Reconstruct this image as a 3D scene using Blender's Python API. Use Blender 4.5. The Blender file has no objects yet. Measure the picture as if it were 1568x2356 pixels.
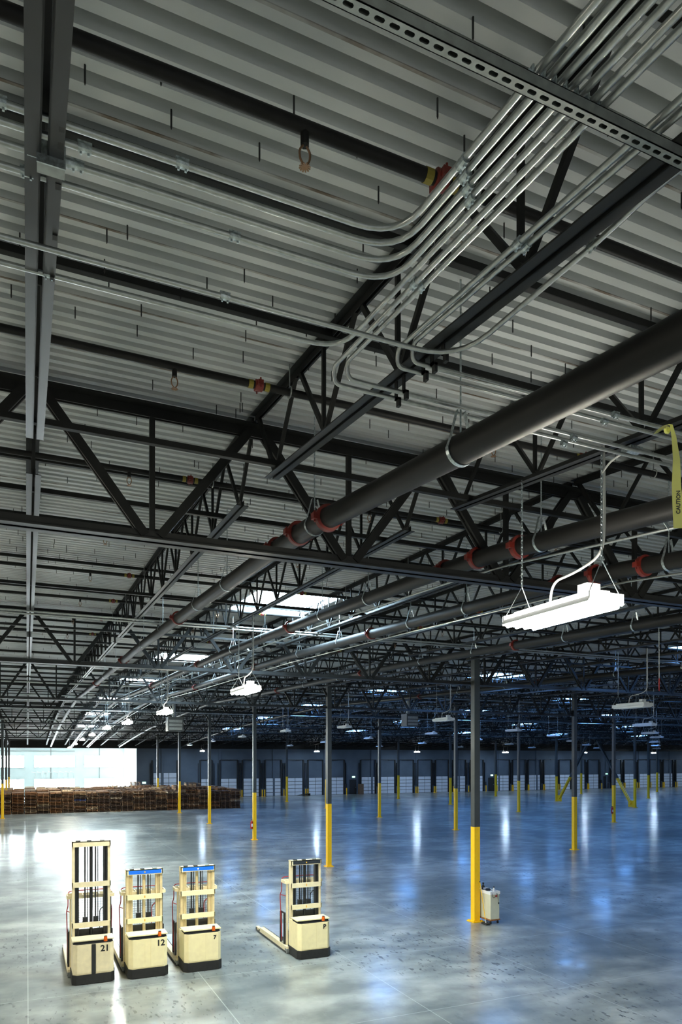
import bpy, math, random
from mathutils import Vector, Matrix
random.seed(7)
C = bpy.context.scene.collection
PI = math.pi
HC = 5.25                       # camera height; heights below are given above the floor

# ------------------------------------------------------------------ materials
def _nt(name):
    m = bpy.data.materials.new(name); m.use_nodes = True
    nt = m.node_tree; nt.nodes.clear()
    out = nt.nodes.new('ShaderNodeOutputMaterial')
    return m, nt, out

def mat(name, col, rough=0.5, metal=0.0, var=0.15, scale=6.0, spec=0.5, stretch=(1, 1, 1), bump=0.0):
    """painted / metal surface with a procedural mottling"""
    m, nt, out = _nt(name)
    b = nt.nodes.new('ShaderNodeBsdfPrincipled')
    tc = nt.nodes.new('ShaderNodeTexCoord'); mp = nt.nodes.new('ShaderNodeMapping')
    mp.inputs['Scale'].default_value = stretch
    n = nt.nodes.new('ShaderNodeTexNoise'); n.inputs['Scale'].default_value = scale; n.inputs['Detail'].default_value = 4
    r = nt.nodes.new('ShaderNodeValToRGB')
    r.color_ramp.elements[0].position = 0.3; r.color_ramp.elements[1].position = 0.7
    r.color_ramp.elements[0].color = (*[c * (1 - var) for c in col], 1)
    r.color_ramp.elements[1].color = (*[min(1, c * (1 + var)) for c in col], 1)
    L = nt.links.new
    L(tc.outputs['Object'], mp.inputs[0]); L(mp.outputs[0], n.inputs['Vector']); L(n.outputs['Fac'], r.inputs[0])
    L(r.outputs[0], b.inputs['Base Color'])
    b.inputs['Roughness'].default_value = rough; b.inputs['Metallic'].default_value = metal
    b.inputs['Specular IOR Level'].default_value = spec
    L(b.outputs[0], out.inputs[0])
    return m

def emit(name, col, strength, two=True):
    m, nt, out = _nt(name)
    e = nt.nodes.new('ShaderNodeEmission'); e.inputs[0].default_value = (*col, 1); e.inputs[1].default_value = strength
    nt.links.new(e.outputs[0], out.inputs[0])
    return m

M = {}
M['steel'] = mat('dark_steel_paint', (0.014, 0.0145, 0.014), 0.5, 0, 0.2, 5, .18)
M['steelg'] = mat('grey_steel_paint', (0.017, 0.0175, 0.017), 0.42, 0, 0.2, 5, .4)
M['column'] = mat('column_grey_paint', (0.045, 0.052, 0.052), 0.4, 0, 0.12, 4)
M['yellow'] = mat('safety_yellow', (1.0, 0.56, 0.006), 0.38, 0, 0.06, 9)
M['galv'] = mat('galvanised', (0.42, 0.44, 0.43), 0.33, 0.85, 0.15, 30)
M['galvd'] = mat('dull_galvanised', (0.3, 0.32, 0.31), 0.45, 0.6, 0.15, 20)
M['zinc'] = mat('bright_zinc', (0.5, 0.56, 0.58), 0.3, 0.85, 0.4, 60)
M['black'] = mat('black_rubber', (0.012, 0.012, 0.012), 0.55, 0, 0.3, 12)
M['blackp'] = mat('black_paint', (0.014, 0.015, 0.016), 0.4, 0, 0.25, 12)
M['pipe'] = mat('black_iron_pipe', (0.013, 0.0125, 0.012), 0.5, 0.0, 0.35, 5, .2, stretch=(1, .3, 1))
M['redc'] = mat('red_coupling', (0.17, 0.016, 0.01), 0.45, 0, 0.25, 20)
M['yband'] = mat('yellow_mark', (0.25, 0.2, 0.02), 0.5)
M['brass'] = mat('brass', (0.28, 0.16, 0.09), 0.4, 0.7)
M['cream'] = mat('cream_enamel', (0.97, 0.85, 0.50), 0.42, 0, 0.05, 7)
M['cream2'] = mat('pale_cream_enamel', (0.80, 0.70, 0.46), 0.45, 0, 0.08, 7)
M['tan'] = mat('beige_mast_enamel', (0.74, 0.60, 0.33), 0.42, 0, 0.1, 7)
M['amber'] = mat('amber_lens', (0.75, 0.12, 0.005), 0.15, 0, 0.2, 30)
M['blue'] = mat('blue_label', (0.01, 0.17, 0.85), 0.4, 0, 0.03)
M['darkblue'] = mat('black_label', (0.02, 0.026, 0.035), 0.4, 0, 0.1)
M['white'] = mat('white_paint', (0.8, 0.8, 0.8), 0.4, 0, 0.04)
M['orange'] = mat('orange_mark', (0.8, 0.4, 0.02), 0.5, 0, .1)
M['redp'] = mat('red_tube_paint', (0.4, 0.02, 0.02), 0.4, 0, .1)
M['plate'] = mat('worn_steel_plate', (0.55, 0.58, 0.62), 0.3, 0.5, .15, 5)
M['cartb'] = mat('cart_cream_green', (0.62, 0.62, 0.48), 0.5, 0, .04)
M['wood'] = mat('dolly_wood', (0.30, 0.12, 0.035), 0.6, 0, .3, 12)
M['mesh'] = mat('grey_wire', (0.12, 0.13, 0.15), 0.5, 0.3)
M['carton'] = mat('brown_cardboard', (0.16, 0.10, 0.06), 0.8, 0, .15, 6)
M['red'] = mat('extinguisher_red', (0.35, 0.01, 0.01), 0.3, 0, .1)
M['ext'] = mat('heater_grey', (0.06, 0.065, 0.065), 0.5, .2, .1)
M['lampw'] = mat('white_lamp_housing', (0.72, 0.75, 0.78), 0.4, 0, .05)
M['cable'] = mat('pale_cable', (0.62, 0.62, 0.6), 0.4, 0, .05)
M['tube_on'] = emit('lit_tube', (1.0, 0.95, 0.76), 600)
M['shell_glow'] = emit('lamp_shell_glow', (1.0, .96, .84), 11)  # glow given to the lamp shell for its blown-out white and uplight
M['tube_wall'] = emit('lit_tube_wall', (0.55, 0.76, 1.0), 280)
M['tube_off'] = mat('unlit_tube', (0.8, 0.82, 0.85), 0.25, 0, .03)
M['sky'] = emit('skylight_daylight', (0.15, 0.40, 1.0), 25)
M['skyw'] = emit('skylight_daylight_pale', (0.58, 0.82, 1.0), 44)
M['wall_fill'] = emit('added_wall_fill', (0.5, 0.86, 1.0), .85)  # weak glow for the added skylights that brighten the pale wall
M['winb'] = emit('window_daylight', (0.86, 0.97, 1.0), 32.0)
M['exitg'] = emit('exit_glow', (0.45, 1.0, 0.72), 1.6)

def deck_material():
    m, nt, out = _nt('ribbed_deck_primer'); N = nt.nodes.new; L = nt.links.new
    b = N('ShaderNodeBsdfPrincipled'); tc = N('ShaderNodeTexCoord'); sp = N('ShaderNodeSeparateXYZ')
    L(tc.outputs['Object'], sp.inputs[0])
    n = N('ShaderNodeTexNoise'); n.inputs['Scale'].default_value = 1.1; n.inputs['Detail'].default_value = 5
    mp = N('ShaderNodeMapping'); mp.inputs['Scale'].default_value = (.35, 1.5, 1)
    L(tc.outputs['Object'], mp.inputs[0]); L(mp.outputs[0], n.inputs['Vector'])
    r = N('ShaderNodeValToRGB'); r.color_ramp.elements[0].position = .3; r.color_ramp.elements[1].position = .75
    r.color_ramp.elements[0].color = (.45, .47, .475, 1); r.color_ramp.elements[1].color = (.62, .64, .64, 1)
    L(n.outputs['Fac'], r.inputs[0])
    # rusty side laps of the deck sheets, every 0.912 m
    md = N('ShaderNodeMath'); md.operation = 'PINGPONG'; md.inputs[1].default_value = .456
    L(sp.outputs['Y'], md.inputs[0])
    lt = N('ShaderNodeMath'); lt.operation = 'LESS_THAN'; lt.inputs[1].default_value = .009
    L(md.outputs[0], lt.inputs[0])
    n2 = N('ShaderNodeTexNoise'); n2.inputs['Scale'].default_value = 3.0; n2.inputs['Detail'].default_value = 6
    L(tc.outputs['Object'], n2.inputs['Vector'])
    r2 = N('ShaderNodeValToRGB'); r2.color_ramp.elements[0].position = .38; r2.color_ramp.elements[1].position = .62
    r2.color_ramp.elements[0].color = (.15, .15, .15, 1); r2.color_ramp.elements[1].color = (.9, .9, .9, 1)
    L(n2.outputs['Fac'], r2.inputs[0])
    mu = N('ShaderNodeMath'); mu.operation = 'MULTIPLY'; L(lt.outputs[0], mu.inputs[0]); L(r2.outputs[0], mu.inputs[1])
    mx = N('ShaderNodeMix'); mx.data_type = 'RGBA'
    L(mu.outputs[0], mx.inputs[0]); L(r.outputs[0], mx.inputs[6]); mx.inputs[7].default_value = (.10, .055, .02, 1)
    L(mx.outputs[2], b.inputs['Base Color'])
    b.inputs['Roughness'].default_value = .5
    L(b.outputs[0], out.inputs[0])
    return m
M['deck'] = deck_material()

def floor_material():
    m, nt, out = _nt('polished_concrete'); N = nt.nodes.new; L = nt.links.new
    b = N('ShaderNodeBsdfPrincipled'); tc = N('ShaderNodeTexCoord'); sp = N('ShaderNodeSeparateXYZ')
    L(tc.outputs['Object'], sp.inputs[0])
    def noise(scale, detail, rough=.55, stretch=(1, 1, 1), rot=0.0, off=0.0):
        mp = N('ShaderNodeMapping'); mp.inputs['Scale'].default_value = stretch; mp.inputs['Rotation'].default_value = (0, 0, rot); mp.inputs['Location'].default_value = (off, off * .7, 0)
        n = N('ShaderNodeTexNoise'); n.inputs['Scale'].default_value = scale; n.inputs['Detail'].default_value = detail; n.inputs['Roughness'].default_value = rough
        L(tc.outputs['Object'], mp.inputs[0]); L(mp.outputs[0], n.inputs['Vector'])
        return n.outputs[0]
    def remap(src, a0, a1, b0, b1):
        q = N('ShaderNodeMapRange'); q.clamp = True
        for k, v in zip((1, 2, 3, 4), (a0, a1, b0, b1)): q.inputs[k].default_value = v
        L(src, q.inputs[0]); return q.outputs[0]
    def math(op, x, y):
        q = N('ShaderNodeMath'); q.operation = op
        for k, v in ((0, x), (1, y)):
            if isinstance(v, (int, float)): q.inputs[k].default_value = v
            else: L(v, q.inputs[k])
        return q.outputs[0]
    def mix(fac, A, B):
        q = N('ShaderNodeMix'); q.data_type = 'RGBA'; L(fac, q.inputs[0])
        for k, v in ((6, A), (7, B)):
            if isinstance(v, tuple): q.inputs[k].default_value = (*v, 1)
            else: L(v, q.inputs[k])
        return q.outputs[2]
    big = noise(.16, 6, .6)
    mid = noise(.8, 5, .5, (1, 1.6, 1), .3)
    base = mix(remap(mid, .34, .66, 0, 1), (.19, .208, .198), (.44, .462, .43))
    base = mix(remap(big, .42, .58, .72, 0), base, (.085, .105, .11))
    # tyre scuffs, drips and scrape marks
    s1 = remap(noise(5.5, 3, .5, (1, .42, 1), .9, 3.1), .615, .665, 0, .8)
    s2 = remap(noise(11, 2, .5, (1, .35, 1), 2.2, 7.7), .64, .68, 0, .85)
    dens = remap(noise(.22, 3, .5, (1, 1, 1), 0, 5.0), .45, .62, .08, 1)
    sc = math('MULTIPLY', math('MAXIMUM', s1, s2), dens)
    base = mix(sc, base, (.03, .035, .036))
    pale = remap(noise(2.2, 6, .65, (1, .5, 1), .2, 11.0), .58, .78, 0, .35)
    base = mix(pale, base, (.48, .50, .49))
    fac = None
    for ax, off, per in (('X', .02, 3.82), ('Y', 12.64, 4.08)):
        p = math('PINGPONG', math('SUBTRACT', sp.outputs[ax], off - 400 * per), per / 2)
        q = remap(p, .007, .013, .5, 0)
        fac = q if fac is None else math('MAXIMUM', fac, q)
    base = mix(fac, base, (.58, .60, .58))
    L(base, b.inputs['Base Color'])
    rg = remap(noise(.55, 7, .62, (1, 1.3, 1), .8, 2.0), .35, .65, .10, .22)
    L(rg, b.inputs['Coat Roughness']); b.inputs['Roughness'].default_value = .40
    b.inputs['Coat Weight'].default_value = .55; b.inputs['Coat IOR'].default_value = 1.38
    b.inputs['IOR'].default_value = 1.5
    bp = N('ShaderNodeBump'); bp.inputs['Strength'].default_value = .10; bp.inputs['Distance'].default_value = .015
    L(noise(1.3, 4), bp.inputs['Height']); L(bp.outputs[0], b.inputs['Normal']); L(bp.outputs[0], b.inputs['Coat Normal'])
    L(b.outputs[0], out.inputs[0])
    return m
M['floor'] = floor_material()
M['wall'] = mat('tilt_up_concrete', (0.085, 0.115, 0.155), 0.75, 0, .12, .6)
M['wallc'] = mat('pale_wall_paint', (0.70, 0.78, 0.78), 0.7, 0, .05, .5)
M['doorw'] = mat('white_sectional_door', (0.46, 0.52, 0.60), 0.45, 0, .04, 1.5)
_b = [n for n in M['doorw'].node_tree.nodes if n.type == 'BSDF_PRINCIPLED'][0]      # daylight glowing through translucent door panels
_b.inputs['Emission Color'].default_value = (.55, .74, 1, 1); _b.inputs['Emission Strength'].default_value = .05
PAL = [mat('pallet_wood_%s' % k, c, .8, 0, .35, 9, stretch=(1, 4, 4)) for k, c in (
    ('brown', (.22, .115, .055)), ('tan', (.40, .24, .12)), ('dark', (.10, .056, .032)), ('orange', (.31, .135, .05)), ('pale', (.66, .48, .30)), ('blue', (.03, .10, .4)))]

# ------------------------------------------------------------------ mesh helpers
class MB:
    def __init__(s): s.v = []; s.f = []
    def box(s, x0, x1, y0, y1, z0, z1):
        i = len(s.v)
        s.v += [(x0, y0, z0), (x1, y0, z0), (x1, y1, z0), (x0, y1, z0), (x0, y0, z1), (x1, y0, z1), (x1, y1, z1), (x0, y1, z1)]
        s.f += [(i, i+3, i+2, i+1), (i+4, i+5, i+6, i+7), (i, i+1, i+5, i+4), (i+1, i+2, i+6, i+5), (i+2, i+3, i+7, i+6), (i+3, i, i+4, i+7)]
        return s
    def bar(s, a, b, w, h, up=(0, 0, 1), ox=0.0, oz=0.0):
        """box along a-b, w across, h along 'up'; ox/oz shift the section"""
        a = Vector(a); b = Vector(b); d = (b - a).normalized(); u = Vector(up)
        x = d.cross(u)
        if x.length < 1e-4: u = Vector((0, 1, 0)); x = d.cross(u)
        x.normalize(); u = x.cross(d).normalized()
        i = len(s.v)
        for p in (a, b):
            for sx, sz in ((-1, -1), (1, -1), (1, 1), (-1, 1)):
                s.v.append(tuple(p + x * (ox + sx * w / 2) + u * (oz + sz * h / 2)))
        s.f += [(i, i+3, i+2, i+1), (i+4, i+5, i+6, i+7)] + [(i+k, i+(k+1) % 4, i+4+(k+1) % 4, i+4+k) for k in range(4)]
        return s
    def angles(s, a, b, leg, t, gap, down=True, up=(0, 0, 1)):
        """pair of steel angles back to back; flat legs at the bottom (down) or the top"""
        sg = 1 if down else -1
        for k in (-1, 1):
            s.bar(a, b, t, leg, up, k * (gap / 2 + t / 2), sg * leg / 2)
            s.bar(a, b, leg, t, up, k * (gap / 2 + leg / 2), sg * t / 2)
        return s
    def tube(s, pts, r, n=8, caps=True):
        P = [Vector(p) for p in pts]
        base = len(s.v); ref = None
        for k, p in enumerate(P):
            d = (P[min(k+1, len(P)-1)] - P[max(k-1, 0)])
            d.normalize()
            if ref is None:
                ref = Vector((0, 0, 1)) if abs(d.z) < .9 else Vector((0, 1, 0))
            x = d.cross(ref)
            if x.length < 1e-5: x = d.orthogonal()
            x.normalize(); ref = x.cross(d).normalized()
            rr = r[k] if isinstance(r, (list, tuple)) else r
            for j in range(n):
                t = 2 * PI * j / n
                s.v.append(tuple(p + x * (rr * math.cos(t)) + ref * (rr * math.sin(t))))
        for k in range(len(P) - 1):
            for j in range(n):
                a = base + k*n + j; b = base + k*n + (j+1) % n
                s.f.append((a, b, b+n, a+n))
        if caps:
            s.f.append(tuple(base + j for j in reversed(range(n))))
            s.f.append(tuple(base + (len(P)-1)*n + j for j in range(n)))
        return s
    def prism(s, poly, z0, z1):
        i = len(s.v); n = len(poly)
        s.v += [(x, y, z0) for x, y in poly] + [(x, y, z1) for x, y in poly]
        s.f += [tuple(i+k for k in reversed(range(n))), tuple(i+n+k for k in range(n))]
        s.f += [(i+k, i+(k+1) % n, i+n+(k+1) % n, i+n+k) for k in range(n)]
        return s
    def mesh(s, name, m, smooth=False):
        me = bpy.data.meshes.new(name); me.from_pydata(s.v, [], s.f)
        for mm in (m if isinstance(m, (list, tuple)) else [m]): me.materials.append(mm)
        if smooth:
            me.polygons.foreach_set('use_smooth', [True] * len(me.polygons))
            me.set_sharp_from_angle(angle=math.radians(40))
        me.update()
        return me

def fillet(pts, rad, n=6):
    """polyline with rounded corners"""
    P = [Vector(p) for p in pts]; out = [P[0]]
    for k in range(1, len(P) - 1):
        a, b, c = P[k-1], P[k], P[k+1]
        u = (a - b); v = (c - b); r = min(rad, u.length * .48, v.length * .48)
        p0 = b + u.normalized() * r; p1 = b + v.normalized() * r
        for j in range(n + 1):
            t = j / n
            out.append(p0 * (1-t)**2 + b * 2*t*(1-t) + p1 * t*t)
    out.append(P[-1])
    return out

def tag(o, label=None, cat=None, group=None, kind=None):
    if label: o['label'] = label
    if cat: o['category'] = cat
    if group: o['group'] = group
    if kind: o['kind'] = kind
    return o
def thing(name, label, cat, loc=(0, 0, 0), rz=0.0, group=None):
    o = bpy.data.objects.new(name, None); C.objects.link(o); o.location = loc; o.rotation_euler = (0, 0, rz)
    o.empty_display_size = .1
    return tag(o, label, cat, group)
def put(name, me, parent=None, loc=(0, 0, 0), rz=0.0):
    o = bpy.data.objects.new(name, me); C.objects.link(o); o.location = loc; o.rotation_euler = (0, 0, rz)
    if parent is not None: o.parent = parent
    return o
def part(name, mb, m, parent, smooth=False, loc=(0, 0, 0)):
    return put(name, mb.mesh(name, m, smooth), parent, loc)
def single(name, mb, m, label, cat, group=None, smooth=False, loc=(0, 0, 0)):
    return tag(put(name, mb.mesh(name, m, smooth), None, loc), label, cat, group)
def struct(name, mb, m, label=None, smooth=False, parent=None):
    o = put(name, mb.mesh(name, m, smooth), parent)
    if parent is None: tag(o, label, None, None, 'structure')
    return o

_o1 = 'zeroth first second third fourth fifth sixth seventh eighth ninth tenth eleventh twelfth thirteenth fourteenth fifteenth sixteenth seventeenth eighteenth nineteenth'.split()
_t = {2: ('twenty', 'twentieth'), 3: ('thirty', 'thirtieth'), 4: ('forty', 'fortieth'), 5: ('fifty', 'fiftieth'), 6: ('sixty', 'sixtieth'), 7: ('seventy', 'seventieth')}
def nth(n):
    if n < 20: return _o1[n]
    a, b = divmod(n, 10)
    return _t[a][1] if b == 0 else _t[a][0] + '-' + _o1[b]

def interp(nodes):
    def f(y):
        if y <= nodes[0][0]: (a, b) = nodes[0], nodes[1]
        elif y >= nodes[-1][0]: (a, b) = nodes[-2], nodes[-1]
        else:
            for a, b in zip(nodes, nodes[1:]):
                if a[0] <= y <= b[0]: break
        return a[1] + (b[1] - a[1]) * (y - a[0]) / (b[0] - a[0])
    return f

# ------------------------------------------------------------------ layout numbers (metres; X right, Y away, Z up)
DEPTH = .78
_J = interp([(-8, 1.15), (2.4, 2.25), (7, 2.76), (19.2, 3.10), (31.5, 3.36), (43.75, 3.70), (56.0, 3.42), (68.2, 3.05), (80.5, 2.40), (93.8, 1.58), (107, .80)])
def J(y): return _J(y) + HC           # underside of the joists
def D(y): return J(y) + DEPTH         # underside of the roof deck
GY = [7.0, 19.2, 31.5, 43.75, 56.0, 68.2, 80.5]
GB = [HC + z for z in (2.10, 2.38, 2.42, 2.86, 2.54, 2.47, 2.14)]
JS, JX0 = 2.10, .06
WALL_Y, BRIGHT_Y, CORNER_X = 93.8, 106.5, 12.95
XL, XR = -18.0, 128.0
YB = -7.0

# ------------------------------------------------------------------ setting
def make_floor():
    b = MB(); b.v = [(XL, YB, 0), (XR, YB, 0), (XR, BRIGHT_Y + .3, 0), (XL, BRIGHT_Y + .3, 0)]; b.f = [(0, 1, 2, 3)]
    struct('floor', b, M['floor'], 'polished grey concrete floor with pale saw-cut joints and scuffs')
make_floor()

def make_deck():
    pit, dep = .152, .075
    xs = [XL, XR]
    prof = []                       # (y, dz)
    y = YB
    while y < BRIGHT_Y + .2:
        prof += [(y, 0), (y + .070, 0), (y + .088, dep), (y + .134, dep)]
        y += pit
    v = []; f = []
    for (yy, dz) in prof:
        for x in xs: v.append((x, yy, D(yy) + dz))
    n = len(prof)
    f = [(2*k, 2*k+2, 2*k+3, 2*k+1) for k in range(n-1)]
    # upper skin so the deck has thickness
    i = len(v); yy0, yy1 = prof[0][0], prof[-1][0]
    ys = [yy0, 2.4, 7, 19.2, 31.5, 43.75, 56, 68.2, 80.5, 93.8, yy1]
    for q in ys: v += [(xs[0], q, D(q) + .11), (xs[1], q, D(q) + .11)]
    f += [(i+2*k, i+2*k+1, i+2*k+3, i+2*k+2) for k in range(len(ys)-1)]
    b = MB(); b.v = v; b.f = f
    return struct('ceiling', b, M['deck'], 'light grey ribbed steel roof deck with rusty seams')
ceil = make_deck()

# screws poking through the deck
def screws():
    pts = []
    y = 1.9
    while y < 34:
        x = -.03 * y - .6
        while x < 1.0 * y + 1.5:
            if random.random() < .55:
                pts.append((x + random.uniform(-.22, .22), y + random.uniform(-.15, .15)))
            x += random.choice((.4, .5, .62)) * (1 if y < 15 else 1.4)
        y += .32 if y < 15 else .62
    pts.sort(key=lambda p: p[0]**2 + p[1]**2)
    me = MB().tube([(0, 0, 0), (0, 0, -.085), (0, 0, -.098)], [.005, .005, .001], 5).mesh('screw', M['black'])
    for p in pts[:100]:
        put('deck_screw', me, ceil, (p[0], p[1], D(p[1]) + .004))
    b = MB()
    for p in pts[100:]:
        z = D(p[1]); b.tube([(p[0], p[1], z + .004), (p[0], p[1], z - .08)], .005, 3, False)
    o = part('deck_screw', b, M['black'], ceil); o['kind'] = 'stuff'
screws()

def make_walls():
    h = 9.2
    T = .3
    top = lambda y: D(y) + .05
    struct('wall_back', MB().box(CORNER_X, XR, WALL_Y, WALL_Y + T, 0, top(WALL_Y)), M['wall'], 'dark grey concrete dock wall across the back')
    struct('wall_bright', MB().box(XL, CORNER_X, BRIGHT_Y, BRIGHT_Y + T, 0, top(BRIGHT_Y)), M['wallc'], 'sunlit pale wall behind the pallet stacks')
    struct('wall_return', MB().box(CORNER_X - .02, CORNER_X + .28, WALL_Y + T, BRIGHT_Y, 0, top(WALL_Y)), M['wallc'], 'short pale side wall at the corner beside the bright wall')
    b = MB(); 
    def slab(x0, x1):
        ys = [YB, 2.4, 7, 19.2, 31.5, 43.75, 56, 68.2, 80.5, 93.8, BRIGHT_Y]
        i = len(b.v)
        for q in ys:
            b.v += [(x0, q, 0), (x1, q, 0), (x1, q, D(q) + .05), (x0, q, D(q) + .05)]
        for k in range(len(ys)-1):
            for j in range(4):
                b.f.append((i+4*k+j, i+4*k+(j+1) % 4, i+4*k+4+(j+1) % 4, i+4*k+4+j))
        b.f += [(i, i+3, i+2, i+1), (i+4*(len(ys)-1), i+4*(len(ys)-1)+1, i+4*(len(ys)-1)+2, i+4*(len(ys)-1)+3)]
    slab(XL - T, XL)
    struct('wall_left', b, M['wall'], 'left side wall of the warehouse')
    b = MB(); slab(XR, XR + T)
    struct('wall_right', b, M['wall'], 'right side wall of the warehouse')
    # eave beam over the opening towards the bright wall, and the wall trim
    struct('trim_1', MB().box(XL, XR, WALL_Y - .25, WALL_Y - .02, top(WALL_Y) - 1.12, top(WALL_Y) - .06), M['steel'], 'dark steel eave beam along the back wall')
    # panel joints on the bright wall
    k = 2
    for px in (-3.55, 3.05, 9.5):
        struct('trim_%d' % k, MB().box(px - .05, px + .05, BRIGHT_Y - .04, BRIGHT_Y, 0, top(BRIGHT_Y)), M['galvd'], 'grey panel joint post on the bright wall'); k += 1
    struct('trim_%d' % k, MB().box(XL, 6.2, BRIGHT_Y - .1, BRIGHT_Y, 6.25, 6.33), M['galvd'], 'thin grey ledge near the top of the bright wall'); k += 1
    # pilasters of the dock wall
    px = 16.2
    while px < 124:
        struct('trim_%d' % k, MB().box(px - .14, px + .14, WALL_Y - .12, WALL_Y, 0, top(WALL_Y) - .6), M['wall'], 'shallow concrete pilaster on the dock wall'); k += 1
        px += 7.65
make_walls()

def gx(px, Y):   # lateral position on a wall at depth Y seen at image column px (used for reading positions off the photograph)
    f, v = 1620.0, 722.0
    a = math.atan(v / f)
    return Y * (f * math.sin(a) + (px - 784) * math.cos(a)) / (f * math.cos(a) - (px - 784) * math.sin(a))

def windows():
    n = 1
    for (a, b) in ((-40, 55), (79, 172), (194, 285)):
        x0, x1 = gx(a, BRIGHT_Y), gx(b, BRIGHT_Y)
        for (z0, z1) in ((4.02, 5.62), (1.0, 2.35)):
            fr = MB()
            y0, y1 = BRIGHT_Y - .07, BRIGHT_Y
            fr.box(x0-.06, x1+.06, y0, y1, z0-.06, z0).box(x0-.06, x1+.06, y0, y1, z1, z1+.06).box(x0-.06, x0, y0, y1, z0, z1).box(x1, x1+.06, y0, y1, z0, z1)
            w = struct('window_%d' % n, fr, M['lampw'], 'wide bright window in the pale wall')
            struct('pane', MB().box(x0, x1, BRIGHT_Y - .045, BRIGHT_Y - .02, z0, z1), M['winb'], parent=w)
            n += 1
    # small row of brackets between the windows
    r = thing('wall_rack', 'row of thin white brackets on the bright wall behind the pallets', 'rack', (0, BRIGHT_Y, 0), 0)
    for px in (82, 94, 107, 120, 133, 146, 158, 170):
        x = gx(px, BRIGHT_Y)
        part('bracket', MB().bar((x, -.05, 2.55), (x, -.05, 3.3), .05, .06).bar((x, -.05, 3.3), (x - .55, -.3, 3.4), .05, .05), M['white'], r)
windows()

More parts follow.
